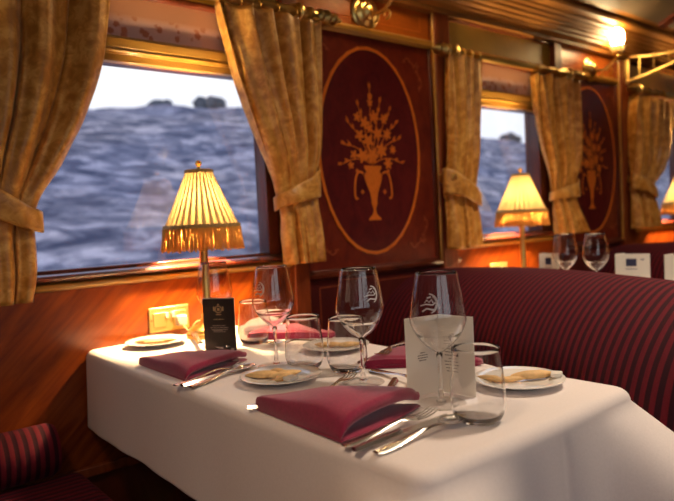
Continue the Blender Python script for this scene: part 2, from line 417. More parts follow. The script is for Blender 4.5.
# ------------------------------------------------------------------ marquetry panels
def ellipse_ring(cx, cz, ax, az, w, y0, y1, n=96, wob=0.0):
    vs = []; fs = []
    for i in range(n):
        t = 2 * PI * i / n; k = 1 + (wob if i % 3 == 0 else 0)
        for (s, y) in ((w * k, y0), (-w, y0), (w * k, y1), (-w, y1)):
            vs.append((cx + (ax + s) * math.cos(t), y, cz + (az + s) * math.sin(t)))
    for i in range(n):
        a, b = i * 4, ((i + 1) % n) * 4
        fs += [(a, b, b + 1, a + 1), (a, a + 2, b + 2, b), (a + 1, b + 1, b + 3, a + 3)]
    return vs, fs
def leaf(mb, x, z, ang, ln, wd, y0, y1):
    c, s = math.cos(ang), math.sin(ang); out = []
    for u, v in ((0, 0), (.3, .5), (.6, .42), (1, 0), (.6, -.42), (.3, -.5)):
        p, q = u * ln, v * wd; out.append((x + p * c - q * s, z + p * s + q * c))
    mb.prism(out, 'y', y0, y1)
def rosette(mb, x, z, r, y0, y1, n=6, ph=0):
    out = []
    for i in range(n * 6):
        t = 2 * PI * i / (n * 6) + ph; k = r * (.72 + .28 * math.cos(n * (t - ph))); out.append((x + k * math.cos(t), z + k * math.sin(t)))
    mb.prism(out, 'y', y0, y1)
def ribbon(mb, pts, w, y0, y1):
    k = len(pts); up = []; dn = []
    for i, (x, z) in enumerate(pts):
        x0, z0 = pts[max(i - 1, 0)]; x1, z1 = pts[min(i + 1, k - 1)]; l = math.hypot(x1 - x0, z1 - z0) or 1
        ww = w[i] if isinstance(w, list) else w
        nx, nz = -(z1 - z0) / l * ww, (x1 - x0) / l * ww; up.append((x + nx, z + nz)); dn.append((x - nx, z - nz))
    for i in range(k - 1): mb.prism([up[i], up[i + 1], dn[i + 1], dn[i]], 'y', y0, y1)
def scroll(mb, x, z, sx, sz, y0, y1):
    pts = [(x + sx * (.01 + .085 * t) , z + sz * .012 * math.sin(t * 7)) for t in [i / 12 for i in range(13)]]; ribbon(mb, pts, .0028, y0, y1)
    pts = [(x + sx * .012 * math.sin(t * 7), z + sz * (.01 + .105 * t)) for t in [i / 12 for i in range(13)]]; ribbon(mb, pts, .0028, y0, y1)
    for t in (.25, .55, .85):
        rosette(mb, x + sx * (.01 + .085 * t), z + sz * (.012 * math.sin(t * 7) + .008), .006, y0, y1, 3)
        rosette(mb, x + sx * (.012 * math.sin(t * 7) + .008), z + sz * (.01 + .105 * t), .007, y0, y1, 3)
    rosette(mb, x + sx * .014, z + sz * .014, .013, y0, y1, 4)
def panel(x0, x1, cx, label, first):
    p = thing('marquetry_panel', label, 'wall panel', (cx, 0, TZ + .58)); a, b = x0 - cx, x1 - cx; ya, yb = -.0105, -.0125
    MB().box((a, -.0095, -.435), (b, 0, .43)).build('board', M['spandrel'], p, smooth=False)
    MB().prism([(.256 * math.cos(2 * PI * i / 96), .387 * math.sin(2 * PI * i / 96)) for i in range(96)], 'y', -.0112, -.0095).build('oval_ground', M['marquetry'], p, smooth=False)
    m = MB(); m.add(*ellipse_ring(0, 0, .257, .388, .0058, yb - .0006, ya, wob=.35)); m.build('oval_border', M['inlay'], p, smooth=False)
    for sx in (-1, 1):
        for sz in (-1, 1):
            c = MB(); scroll(c, sx * .283, sz * .368 - .002, -sx, -sz, -.0105, -.0090); c.build('corner_inlay', M['inlay_dark'], p, smooth=False)
    # vase
    half = [(.0, -.262), (.036, -.262), (.034, -.252), (.016, -.238), (.008, -.222), (.007, -.205), (.018, -.180), (.016, -.165), (.024, -.130), (.048, -.075), (.054, -.048), (.040, -.030), (.052, -.012), (.052, -.002)]
    half = [(x * .86, -.055 + (z + .002) * .80) for x, z in half]
    m = MB(); m.prism([(x, z) for x, z in half[1:]] + [(-x, z) for x, z in reversed(half[1:])], 'y', yb - .0004, ya)
    for s in (-1, 1):
        ribbon(m, [(s * (.050 + .040 * math.sin(t * 2.6) + .01 * t), -.085 - .085 * t + .025 * math.sin(t * 6)) for t in [i / 14 for i in range(15)]], .0042, yb, ya)
        rosette(m, s * .058, -.155, .010, yb, ya, 4); rosette(m, s * .08, -.075, .009, yb, ya, 4)
    m.build('vase_inlay', M['inlay'], p, smooth=False)
    # bouquet
    m = MB()
    fl = [(0, .028, .034), (-.055, .028, .030), (.055, .05, .030), (-.02, .085, .030), (.035, .115, .027), (-.065, .105, .024), (.09, .0, .024), (-.1, .03, .020), (.09, .115, .024), (-.035, .155, .026),
          (.02, .18, .026), (-.075, .175, .020), (.075, .175, .021), (0, .235, .016), (.003, .26, .012), (-.12, -.01, .016), (.12, .055, .018), (-.01, .135, .02)]
    for i, (x, z, r) in enumerate(fl): rosette(m, x * .92, z * .98 - .045, r * 1.02, yb - .0004 - .00002 * i, ya, 5 if i % 2 else 6, i * .7)
    rnd = random.Random(3)
    for s in [(-.15, .0), (.15, .01), (-.11, .15), (.13, .16), (0, .285), (-.06, .215), (.05, .235), (-.13, .07), (.14, .1), (.10, .21)]:
        ribbon(m, [(s[0] * t, -.05 + (s[1] - .0) * t + .02 * math.sin(t * PI)) for t in [i / 8 for i in range(9)]], .0018, yb, ya)
        for t in (.8, 1.0):
            for sg in (-1, 1):
                leaf(m, s[0] * t, -.05 + s[1] * t + .02 * math.sin(t * PI), math.atan2(s[1] + .001, s[0]) + sg * .8 * (1.2 - t) , .020 + rnd.random() * .012, .008, yb - .0002, ya)
    m.build('bouquet_inlay', M['inlay'], p, smooth=False)
    # moulded frame
    m = MB(); m.box((a, -.018, -.435), (a + .012, 0, .43)); m.box((b - .012, -.018, -.435), (b, 0, .43)); m.box((a, -.018, -.445), (b, 0, -.433)); m.build('frame', M['mahogany'], p, bevel=.003)
    s = [(0, .428), (-.02, .432), (-.030, .440), (-.032, .452), (-.024, .462), (-.010, .466), (0, .466)]
    MB().prism(s, 'x', a, b).build('cornice_rail', M['gilt'], p)
    f = MB().box((a, -.010, .466), (b, 0, .745)).build('frieze', M['frieze'], p, smooth=False)
    q = MB()
    for (z) in (.492, .608): q.box((a + .05, -.0112, z), (b - .05, -.009, z + .003))
    for x in (a + .05, b - .053): q.box((x, -.0112, .492), (x + .003, -.009, .611))
    q.build('frieze_inlay', M['inlay'], f, smooth=False)
panel(.475, 1.17, .82, 'dark marquetry wall panel with orange flower vase between the first and second windows', True)
panel(2.13, 2.72, 2.43, 'smaller looking dark marquetry panel half hidden by a curtain beside the lit sconce', False)

# ------------------------------------------------------------------ curtains, rods
def curtain(label, zt, zb, left, right, nf, amp, tie, y0=-.075, ph=0.0, flip=1, tielab=None):
    xt0 = interp(left, zb); lt = smooth_tab(left); rt = smooth_tab(right)
    cx = (interp(lt, zt) + interp(rt, zt)) / 2
    th = thing('curtain', label, 'curtain', (cx, y0, TZ + zb), group=None)
    def fn(u, v):
        z = lerp(zb, zt, v); xl, xr = interp(lt, z), interp(rt, z); w = xr - xl
        uu_ = u + .05 * math.sin(2 * PI * u * 1.5 + ph) * math.sin(PI * u)
        near = math.exp(-((z - tie[0]) / .10) ** 2)
        A = amp * (1 - .55 * near) * min(1.25, .6 + w * 1.4)
        wave = 2.1 * abs(math.cos(PI * nf * uu_ + ph * .5 + .35 * math.sin(3 * v + ph))) ** .8 - 1.2 + .30 * math.cos(2 * PI * (2 * nf + 1) * uu_ + 2.5 * v + ph * 2)
        y = -A * wave - .018 * math.sin(PI * u) + near * .012
        x = xl + w * u + .010 * math.sin(2 * PI * nf * uu_ + ph)
        zz = z + (.006 * math.sin(2 * PI * nf * uu_) if v > .98 else 0)
        # drag folds towards the tie
        return (x - cx, y, zz - zb)
    MB().grid(170, 64, fn).build('drape', M['curtain'], th, solid=.003, angle=180)
    zc, half, tilt = tie[0], tie[1], tie[2]
    xl, xr = interp(lt, zc), interp(rt, zc); a = (xr - xl) / 2 + .010; mx = (xl + xr) / 2
    def ring(u, v):
        t = 2 * PI * u; x = mx + a * math.cos(t); y = -.004 + (.046 + .006 * math.sin(6 * t + v * 3)) * math.sin(t) * (1 - .12 * (2 * v - 1) ** 2)
        e = flip * math.cos(t)
        hz = half * (1 + .35 * e)
        return (x - cx, y, zc - zb + tilt * (x - mx) + (v - .5) * 2 * hz + .006 * math.sin(2 * t))
    MB().grid(72, 9, ring, wrap=True).build('tieback', M['curtain'], th, solid=.003, angle=180)
    return th
def rod(label, xa, xb, z, y=-.08, rings=(), inset=.05):
    t = thing('curtain_rod', label, 'curtain rod', ((xa + xb) / 2, y, TZ + z)); h = (xb - xa) / 2; R = Matrix.Rotation(PI / 2, 3, 'Y')
    MB().tube([(-h, 0, 0), (h, 0, 0)], .0175, 16).build('pole', M['brass'], t)
    fp = [(.0175, -.06), (.025, -.055), (.026, -.045), (.019, -.035), (.019, -.02), (.026, -.012), (.027, 0), (.018, .008), (.026, .018), (.028, .026), (.019, .036), (.014, .042), (.020, .052), (.021, .06), (.011, .074), (.006, .088), (.001, .098)]
    for s in (-1, 1):
        q = MB(); q.lathe([(r, s * (zz)) for r, zz in fp], 16, (s * h, 0, 0), R); q.build('finial', M['oldbrass'], t)
        q = MB(); q.box((s * (h - inset) - .008, 0, -.010), (s * (h - inset) + .008, -y - .0405, .010)); q.lathe([(.036, 0), (.036, .006), (.026, .012), (.0, .014)], 16, (s * (h - inset), -y - .0545, 0), Matrix.Rotation(PI / 2, 3, 'X'))
        q.tube([(s * (h - inset), .025 * math.cos(i * PI / 8), .025 * math.sin(i * PI / 8)) for i in range(16)], .007, 8, closed=True)
        q.build('bracket', M['brass'], t)
    for x in rings:
        MB().tube([(x - (xa + xb) / 2, .024 * math.cos(i * PI / 8), -.006 + .024 * math.sin(i * PI / 8)) for i in range(16)], .003, 6, closed=True).build('ring', M['oldbrass'], t)
    return t
rod('brass curtain rod over the nearest big window', -.66, .545, 1.024, inset=.095, rings=(.16, .22, .29, .36, .43, .49, -.5, -.4, -.3, -.2))
rod('brass curtain rod over the middle window', 1.20, 2.17, .994, rings=(1.24, 1.29, 1.34, 1.39, 1.83, 1.91, 1.99, 2.07, 2.13))
rod('brass curtain rod over the far window beyond the lit sconce', 2.82, 3.73, .982, inset=.032, rings=(2.86, 2.95, 3.05, 3.15))

curtain('long gold damask curtain closest to the camera, tied back at the frame edge', 1.0, .155,
        [(.155, -.64), (.30, -.66), (.40, -.62), (.50, -.68), (1.0, -.74)],
        [(.155, -.447), (.22, -.431), (.28, -.428), (.36, -.426), (.397, -.417), (.435, -.398), (.489, -.357), (.568, -.317), (.606, -.294), (.71, -.25), (.793, -.223), (.952, -.197), (1.0, -.19)],
        4, .026, (.41, .040, -.45), ph=.6, flip=-1)
curtain('gold damask curtain gathered at the nearest window beside the flower panel', 1.005, .185,
        [(.185, .346), (.284, .336), (.349, .345), (.415, .329), (.464, .322), (.561, .280), (.654, .241), (.775, .194), (.958, .143), (1.005, .135)],
        [(.185, .506), (.292, .502), (.379, .498), (.43, .492), (.499, .495), (.568, .509), (.739, .515), (1.005, .521)],
        4, .024, (.425, .034, .42), ph=2.0, flip=1)
curtain('narrow straight gold curtain against the tall brown pillar', .985, .18,
        [(.18, 1.150), (.38, 1.160), (.67, 1.180), (.985, 1.19)],
        [(.18, 1.37), (.423, 1.365), (.68, 1.387), (.985, 1.407)],
        3, .020, (.42, .040, -.35), ph=1.0, flip=-1)
curtain('gold curtain swept aside between the middle window and the second flower panel', .965, .20,
        [(.20, 1.94), (.37, 1.947), (.462, 1.935), (.60, 1.867), (.703, 1.831), (.965, 1.796)],
        [(.20, 2.235), (.315, 2.165), (.457, 2.152), (.569, 2.187), (.722, 2.196), (.965, 2.20)],
        4, .024, (.41, .030, .2), ph=.3, flip=1)
curtain('gold curtain right of the lit sconce on the far window', .945, .19,
        [(.19, 2.76), (.52, 2.765), (.84, 2.77), (.945, 2.79)],
        [(.19, 3.07), (.35, 3.033), (.433, 3.012), (.505, 3.121), (.651, 3.21), (.945, 3.241)],
        4, .024, (.42, .034, -.25), ph=1.7, flip=-1)
for (x, z, lab) in ((1.185, .475, 'brass tieback hook on the tall brown pillar'), (2.80, .475, 'brass tieback hook beside the far curtain')):
    t = MB(); t.lathe([(.022, 0), (.022, .005), (.009, .009), (.008, .05), (.018, .056), (.021, .064), (.014, .074), (0, .077)], 16, (0, 0, 0), Matrix.Rotation(PI / 2, 3, 'X'))
    o = t.build('tieback_hook', M['brass']); o.location = (x, -.04, TZ + z); tag(o, lab, 'hook')

# ------------------------------------------------------------------ sconces and luggage rack bracket
def point(name, loc, energy, color, r):
    l = bpy.data.lights.new(name, 'POINT'); l.energy = energy; l.color = color; l.shadow_soft_size = r
    o = bpy.data.objects.new(name, l); C.objects.link(o); o.location = loc; return o
def sconce(label, x, z, light):
    t = thing('wall_sconce', label, 'sconce', (x, -.011, TZ + z)); Rx = Matrix.Rotation(PI / 2, 3, 'X')
    MB().lathe([(.064, 0), (.066, .006), (.058, .012), (.050, .013), (.042, .022), (.030, .026), (.024, .036), (.012, .042), (.0, .044)], 28, rot=Rx).build('back_plate', M['brass'], t)
    q = MB(); pts = [(.0 + .02 * s, -.03 - .10 * s, -.02 * math.sin(PI * s) - .0 + .02 * s * s) for s in [i / 12 for i in range(13)]]
    pts += [(.02 + .004 * i, -.13 - .004 * i, .02 + .008 * i) for i in range(1, 4)]
    q.tube(pts, .0065, 10)
    for k in range(2):
        c = (.006 + .01 * k, -.055 - .05 * k, -.018); q.tube([(c[0], c[1] + .016 * math.cos(a), c[2] - .012 + .016 * math.sin(a)) for a in [i * .5 for i in range(11)]], .004, 8)
    q.build('arm', M['brass'], t)
    b = (.033, -.143, .045)
    MB().lathe([(.008, 0), (.022, .004), (.024, .012), (.016, .02), (.019, .032)], 20, b).build('lamp_holder', M['brass'], t)
    def petal(u, v):
        a = 2 * PI * u; r = lerp(.018, .036 + .005 * math.cos(8 * a), v ** .8); return (b[0] + r * math.cos(a), b[1] + r * math.sin(a), b[2] + .018 + .030 * v)
    MB().grid(64, 8, petal, wrap=True).build('tulip_glass', M['cupglass'], t, solid=.002)
    g = [(.0, 0), (.018, .004), (.030, .022), (.036, .046), (.034, .07), (.024, .09), (.010, .099), (0, .1)]
    MB().lathe(g, 24, (b[0], b[1], b[2] + .042)).build('globe', M['globe'], t)
    return t
sconce('brass wall sconce above the large flower panel, cut off by top of picture', .815, 1.10, 1)
sconce('brass wall sconce with glowing frosted globe on the tall pillar side', 2.44, 1.068, 1)
sconce('unseen brass wall sconce added left of the nearest window to light the gold curtain', -.76, 1.10, 1)  # out of view, added to light the near curtain and header board
t = thing('luggage_rack', 'brass luggage rack bracket jutting from the far pillar below ceiling', 'luggage rack', (2.80, -.04, TZ + 1.035))
q = MB(); q.box((-.012, -.008, -.02), (.012, 0, .15)); q.tube([(0, -.012, -.01), (0, -.01, .14)], .008, 10); q.build('mount_plate', M['brass'], t)
q = MB(); q.tube([(0, -.005, 0), (.03, -.10, .02), (.05, -.22, .055), (.06, -.34, .10)], .009, 10); q.tube([(0, -.005, .135), (.03, -.12, .12), (.05, -.24, .115), (.06, -.34, .112)], .008, 10)
for k in range(3):
    f = .2 + .22 * k; q.tube([(.06 * f, -.34 * f, .10 * f), (.06 * f, -.34 * f, .13)], .004, 8)
q.build('bracket_arm', M['brass'], t)
q = MB()
for y in (-.14, -.24, -.34): q.tube([(.05, y, .118), (1.5, y, .118)], .006, 8)
q.build('rack_rail', M['brass'], t)

# ------------------------------------------------------------------ seats
SX = 0.0
def back_profile():
    return [(-.34, -.42), (-.335, -.30), (-.325, -.20), (-.31, -.12), (-.285, -.05), (-.245, .005), (-.195, .048), (-.13, .085), (-.06, .112), (.01, .124), (.08, .122), (.14, .105), (.19, .07), (.215, .02), (.225, -.08), (.23, -.2), (.235, -.42)]
def ridge(y): return interp([(-1.35, .58), (-1.2, .66), (-1.0, .78), (-.83, .88), (-.6, .985), (-.43, 1.035), (-.2, 1.07), (0, 1.085)], y)
def ridge_z(y): return interp([(-1.35, .012), (-1.2, .014), (-.8, .010), (-.4, .0), (-.15, -.012), (0, -.022)], y)
def banquette(label, loc, mirror=1, y1=-1.34, only_cushion=False):
    t = thing('banquette_seat', label, 'bench', loc)
    pr = back_profile(); k = len(pr)
    rt = smooth_tab([(-1.35, .60), (-1.2, .66), (-1.0, .77), (-.83, .87), (-.6, .98), (-.43, 1.035), (-.2, 1.07), (0, 1.085)])
    dense = []
    for i in range(k - 1):
        for j in range(3): dense.append((lerp(pr[i][0], pr[i + 1][0], j / 3), lerp(pr[i][1], pr[i + 1][1], j / 3)))
    dense.append(pr[-1])
    for _ in range(2): dense = [dense[0]] + [((dense[i - 1][0] + 2 * dense[i][0] + dense[i + 1][0]) / 4, (dense[i - 1][1] + 2 * dense[i][1] + dense[i + 1][1]) / 4) for i in range(1, len(dense) - 1)] + [dense[-1]]
    k = len(dense); ys = [-.012 + (y1 + .012) * i / 60 for i in range(61)]
    m = MB(); vs = []; fs = []
    for y in ys:
        e = 1 - .10 * ss(y1 + .08, y1, y) - 0
        for (dx, z) in dense: vs.append((mirror * (interp(rt, y) + dx * e), y, z * (e if z > 0 else 1) + ridge_z(y)))
    for j in range(len(ys) - 1):
        for i in range(k - 1): fs.append((j * k + i, j * k + i + 1, (j + 1) * k + i + 1, (j + 1) * k + i))
    fs.append(tuple(range(k))); fs.append(tuple(range((len(ys) - 1) * k, len(ys) * k)))
    m.add(vs, fs); m.build('backrest', M['stripe_y'], t, angle=60)
    return t
def cushion(t, x0, x1, y0, y1, z=-.30, th=.12):
    def fn(u, v): pass
    m = MB(); m.box((x0, y1, z - th), (x1, y0, z)); o = m.build('seat_cushion', M['stripe_y'], t, bevel=.03); o.modifiers['round'].segments = 4
    m = MB(); m.box((x0 + .02, y1 + .02, -TZ + .002), (x1 - .02, y0 - .02, z - th)); m.build('seat_base', M['velvet'], t, smooth=False)
nb = banquette('striped burgundy velvet banquette back behind the laid table', (0, 0, TZ))
cushion(nb, .33, .74, -.03, -1.28)
cushion(nb, 1.33, 1.5, -.03, -1.0)
fb = banquette('dark striped banquette back in the distance behind the white menu cards', (P + .02, 0, TZ))
cushion(fb, .33, .74, -.03, -1.28)
lb = thing('banquette_seat', 'near bench whose dark striped cushion shows in the lower corner under the tablecloth', 'bench', (0, 0, TZ))
cushion(lb, -1.0, -.345, -.075, -1.05)
pr = [(-1.25, -.42), (-.98, -.42), (-1.0, -.2), (-1.02, 0), (-1.08, .09), (-1.16, .1), (-1.25, .03)]
MB().prism([(x, z) for x, z in pr], 'y', -1.0, -.02).build('backrest', M['stripe_y'], lb, bevel=.03)
bo = MB(); R = Matrix.Rotation(PI / 2, 3, 'Y')
bo.lathe([(0, .0), (.052, .0), (.062, .006), (.066, .018), (.067, .04), (.067, .36), (.06, .375), (0, .38)], 36, (-.785, -.082, TZ - .228), R)
tag(bo.build('bolster_cushion', M['stripe_x']), 'round striped bolster lying on near bench against the wall', 'cushion')

# ------------------------------------------------------------------ tables and cloths
def table(label, x):
    t = thing('dining_table', label, 'table', (x, -.64, 0))
    MB().box((-.27, -.62, TZ - .035), (.25, .63, TZ - .006)).build('tabletop', M['mahogany'], t, bevel=.004)
    q = MB(); q.lathe([(.20, 0), (.20, .015), (.05, .04), (.035, .08), (.032, .55), (.05, .66), (.12, .71), (.12, TZ - .036)], 24); q.build('leg', M['oldbrass'], t)
    return t
def cloth(label, x):
    """linen over a rectangular top: rounded edges, hanging sides, flared corners on the aisle side"""
    x0, x1, y0, y1 = -.302, .256, -.006, -1.285
    r = .036; t = thing('tablecloth', label, 'tablecloth', (x, 0, TZ)); per = []
    def seg(ax, ay, bx, by, nx, ny, n, c):
        for i in range(n):
            s = i / n; per.append((lerp(ax, bx, s), lerp(ay, by, s), nx, ny, c(s)))
    def corner(cx, cy, a0, n=14):
        for i in range(n):
            a = a0 + (PI / 2) * i / n; per.append((cx + r * math.cos(a), cy + r * math.sin(a), math.cos(a), math.sin(a), 1.0 if cy < -.5 else 0.0))
    fall = lambda d: math.exp(-(d / .10) ** 2)
    seg(x0 + r, y1, x1 - r, y1, 0, -1, 60, lambda s: max(fall(s * .52), fall((1 - s) * .52)))
    corner(x1 - r, y1 + r, -PI / 2)
    seg(x1, y1 + r, x1, y0 - r, 1, 0, 90, lambda s: fall(s * 1.24))
    corner(x1 - r, y0 - r, 0)
    seg(x1 - r, y0, x0 + r, y0, 0, 1, 30, lambda s: 0.0)
    corner(x0 + r, y0 - r, PI / 2)
    seg(x0, y0 - r, x0, y1 + r, -1, 0, 90, lambda s: fall((1 - s) * 1.24))
    corner(x0 + r, y1 + r, PI)
    n = len(per); rows = []
    def wall(y): return min(y, -.003)
    er = .022
    cl_ = lambda v, a, b: max(a, min(b, v))
    rows.append([(cl_(px, x0 + .04, x1 - .04), cl_(py, y1 + .04, y0 - .04), 0.0) for px, py, nx, ny, c in per])
    for a in range(0, 7):
        th = (PI / 2) * a / 6
        rows.append([(px - nx * er + nx * er * math.sin(th), wall(py - ny * er + ny * er * math.sin(th)), -er + er * math.cos(th)) for px, py, nx, ny, c in per])
    H = .19
    for d, inn in [(H * j / 12, 0) for j in range(1, 12)] + [(H - .003, 0), (H, .0004), (H, .002), (H - .003, .0025), (H * .6, .0025), (.012, .0025)]:
        row = []
        for i, (px, py, nx, ny, c) in enumerate(per):
            back = ny > .5
            fl = (.05 + .85 * c) * d * (0 if back else 1)
            w = 0 if back else (.0025 if nx < -.9 else .006) * (d / H) * math.sin(i * .22) + (.0015 if nx < -.9 else .004) * (d / H) * math.sin(i * .47 + 1)
            cr = -.0022 * math.exp(-((px - .02) / .006) ** 2) if ny < -.9 else 0
            o = fl + w + cr - inn
            row.append((px + nx * o, wall(py + ny * o), -er - d * (1 - .22 * c)))
        rows.append(row)
    m = MB(); vs = [p for row in rows for p in row]; fs = []
    for j in range(len(rows) - 1):
        for i in range(n): fs.append((j * n + i, j * n + (i + 1) % n, (j + 1) * n + (i + 1) % n, (j + 1) * n + i))
    m.add(vs, fs); m.add([(x0 + .04, y1 + .04, 0), (x1 - .04, y1 + .04, 0), (x1 - .04, y0 - .04, 0), (x0 + .04, y0 - .04, 0)], [(0, 1, 2, 3)])
    m.build('linen', M['cloth'], t, angle=180)
    return t
table('pedestal dining table hidden under the long white cloth', 0)
table('second dining table hidden behind the striped banquette back', P + .02)
c1 = cloth('long white linen cloth draped over the near dining table', 0)
c2 = cloth('white cloth on the far table behind the striped banquette', P + .02)

# ------------------------------------------------------------------ table lamps
def table_lamp(label, loc):
    t = thing('table_lamp', label, 'lamp', loc, group=None)
    MB().lathe([(0, 0), (.062, 0), (.064, .006), (.062, .012), (.054, .015), (.056, .022), (.050, .028), (.034, .034), (.022, .042), (.018, .052), (.0, .056)], 40).build('base', M['brass'], t)
    MB().lathe([(.016, .05), (.0165, .062), (.0125, .068), (.0125, .28), (.015, .285), (.008, .30), (.006, .36), (.0, .361)], 20).build('column', M['brass'], t)
    n = 216
    def sh(u, v):
        a = 2 * PI * u; R = lerp(.107, .038, v ** .93); k = .0026 * lerp(1, .45, v) * (abs(math.cos(15 * a)) * 2 - 1)
        return ((R + k) * math.cos(a), (R + k) * math.sin(a), lerp(.322, .482, v))
    q = MB(); q.grid(n, 12, sh, wrap=True)
    for k in range(30):                                            # the folded-over edge of each pleat, a second layer of silk
        def fold(u, v, k=k):
            a = 2 * PI * (k + .5) / 30 + (u - .5) * .105; R = lerp(.107, .038, v ** .93) + .0005 + .0028 * (1 - abs(2 * u - 1)) * lerp(1, .5, v)
            return (R * math.cos(a), R * math.sin(a), lerp(.322, .482, v))
        q.grid(5, 8, fold)
    q.build('lamp_shade', M['shade'], t, angle=180)
    MB().lathe([(.107, .316), (.112, .318), (.113, .325), (.111, .330), (.106, .330)], 60).build('lower_braid', M['braid'], t)
    MB().lathe([(.037, .478), (.042, .480), (.042, .488), (.038, .490), (.034, .486)], 40).build('upper_braid', M['braid'], t)
    q = MB(); rnd = random.Random(5)
    for i in range(250):
        a = 2 * PI * i / 250; w = .0028; r1 = .110 + .003 * rnd.random(); r2 = .116 + .005 * rnd.random(); z1 = .252 + .007 * rnd.random(); da = .012 * (rnd.random() - .5)
        for (A, rad) in ((a, 1),):
            tx, ty = -math.sin(a), math.cos(a); p = []
            for (aa, R_, z) in ((a, r1, .320), (a + da * .5, (r1 + r2) / 2, .285), (a + da, r2, z1)):
                p.append((R_ * math.cos(aa), R_ * math.sin(aa), z))
            q.tube(p, .0016, 5)
    f = q.build('fringe', M['fringe'], t, angle=180)
    q = MB(); q.lathe([(.006, .482), (.010, .490), (.006, .494), (.005, .500), (.009, .505), (.010, .510), (.006, .516), (0, .518)], 16)
    for k in range(3):
        a = k * 2 * PI / 3; q.tube([(0, 0, .484), (.038 * math.cos(a), .038 * math.sin(a), .484)], .0015, 6)
    q.build('finial', M['oldbrass'], t)
    MB().lathe([(0, .352), (.010, .355), (.012, .365), (.020, .385), (.020, .40), (.012, .415), (0, .42)], 16).build('bulb', M['bulb'], t)
    return t
table_lamp('lit brass table lamp with pleated fringed shade on the near table by window', (.030, -.115, TZ + .001))
table_lamp('lit pleated lamp before the middle window, over the striped banquette', (1.625, -.115, TZ + .001))
LAMP3 = table_lamp('lit pleated lamp at the picture edge by the far window', (3.27, -.13, TZ + .001))

# sockets with plug and flex
def socket(label, x):
    t = thing('wall_socket', label, 'socket', (x, -.008, TZ + .053))
    MB().box((-.064, -.006, -.037), (.064, 0, .037)).build('plate', M['brass_lac'], t, bevel=.003)
    for s in (-1, 1): MB().box((s * .032 - .020, -.0085, -.022), (s * .032 + .020, -.004, .022)).build('outlet', M['brass_lac'], t, bevel=.002)
    for s in (-1, 1): MB().box((s * .01 - .005, -.012, .004), (s * .01 + .005, -.005, .020)).build('switch', M['white_plastic'], t, bevel=.001)
    for s in (-1, 1): MB().lathe([(.003, 0), (.003, .0075), (0, .008)], 10, (s * .057, 0, 0), Matrix.Rotation(PI / 2, 3, 'X')).build('screw', M['oldbrass'], t)
socket('brass double wall socket with plug beside the near lamp', -.043)
socket('brass wall socket half hidden behind the striped banquette top', P - .02)
t = thing('lamp_plug', 'pale plug and looped flex in the brass wall socket', 'plug', (-.012, -.0165, TZ + .045))
MB().box((-.016, -.022, -.016), (.016, 0, .016)).build('plug', M['white_plastic'], t, bevel=.004)
pts = [(0, -.022, -.01), (.005, -.034, -.026), (.02, -.045, -.036), (.04, -.055, -.036), (.058, -.062, -.025), (.055, -.058, -.008), (.035, -.05, -.004), (.02, -.045, -.018), (.022, -.05, -.030), (.035, -.065, -.036)]
def catmull(p, n=6):
    p = [Vector(a) for a in p]; out = []
    for i in range(len(p) - 1):
        a, b, c, d = p[max(i - 1, 0)], p[i], p[i + 1], p[min(i + 2, len(p) - 1)]
        for j in range(n):
            s = j / n; out.append(.5 * ((2 * b) + (c - a) * s + (2 * a - 5 * b + 4 * c - d) * s * s + (3 * b - a - 3 * c + d) * s ** 3))
    out.append(p[-1]); return out
MB().tube(catmull(pts), .0018, 8).build('flex', M['cord'], t)

# ------------------------------------------------------------------ glassware
def spline(prof, n=5):
    q = catmull([(r, 0, z) for r, z in prof], n); return [(max(v.x, 0), v.z) for v in q]
WB = [(.0045, .0885), (.010, .092), (.024, .103), (.038, .120), (.0465, .138), (.0478, .150), (.0455, .168), (.0405, .198), (.0350, .2250)]
def bowl_r(z): return interp([(b, a) for a, b in WB], z)
def wine_glass(label, loc, rz=0, emblem=True, group=None):
    t = thing('wine_glass', label, 'wine glass', loc, rz, group)
    o = spline(WB); i = [(max(r - .0009, 0), z + (.0015 if r < .04 else 0)) for r, z in o]
    i[0] = (0, o[0][1] + .002)
    MB().lathe([(0, .0878)] + o + [(o[-1][0] - .0005, .2256)] + list(reversed(i)), 56).build('bowl', M['glass'], t, angle=180)
    MB().lathe([(0, .0048), (.0085, .0052), (.0048, .012), (.0038, .03), (.0034, .05), (.0040, .075), (.0058, .0870), (.0, .0875)], 20).build('stem', M['stem'], t, angle=180)
    MB().lathe([(0, .0), (.041, .0), (.0422, .0008), (.041, .0017), (.020, .0030), (.009, .0042), (0, .0046)], 48).build('foot', M['thin'], t)
    if emblem:
        q = MB()
        def on(u, v):
            z = .178 + v; R = bowl_r(z) + .0005; a = -PI / 2 + u / R; return (R * math.cos(a), R * math.sin(a), z)
        def stroke(pts, w):
            vs = []; fs = []
            for k in range(len(pts)):
                x0, z0 = pts[max(k - 1, 0)]; x1, z1 = pts[min(k + 1, len(pts) - 1)]; l = math.hypot(x1 - x0, z1 - z0) or 1; nx, nz = -(z1 - z0) / l * w, (x1 - x0) / l * w
                vs += [on(pts[k][0] + nx, pts[k][1] + nz), on(pts[k][0] - nx, pts[k][1] - nz)]
            for k in range(len(pts) - 1): fs.append((2 * k, 2 * k + 1, 2 * k + 3, 2 * k + 2))
            q.add(vs, fs)
        stroke([(.0135 * math.cos(a), .0155 * math.sin(a)) for a in [-1.3 + .16 * k for k in range(19)]], .0009)
        stroke([(.0115 * math.cos(a), .0132 * math.sin(a)) for a in [-1.0 + .16 * k for k in range(14)]], .0005)
        stroke([(-.016, -.004), (-.006, -.001), (.006, -.002), (.010, .002)], .0009)
        stroke([(-.012, -.013), (-.004, -.008), (.008, -.010)], .0012)
        stroke([(-.008, .001), (-.004, .006), (.000, .002), (.004, .007), (.007, .001)], .0007)
        stroke([(-.004, .009), (.003, .011)], .001)
        q.build('etched_emblem', M['etch'], t, solid=.0003)
    return t
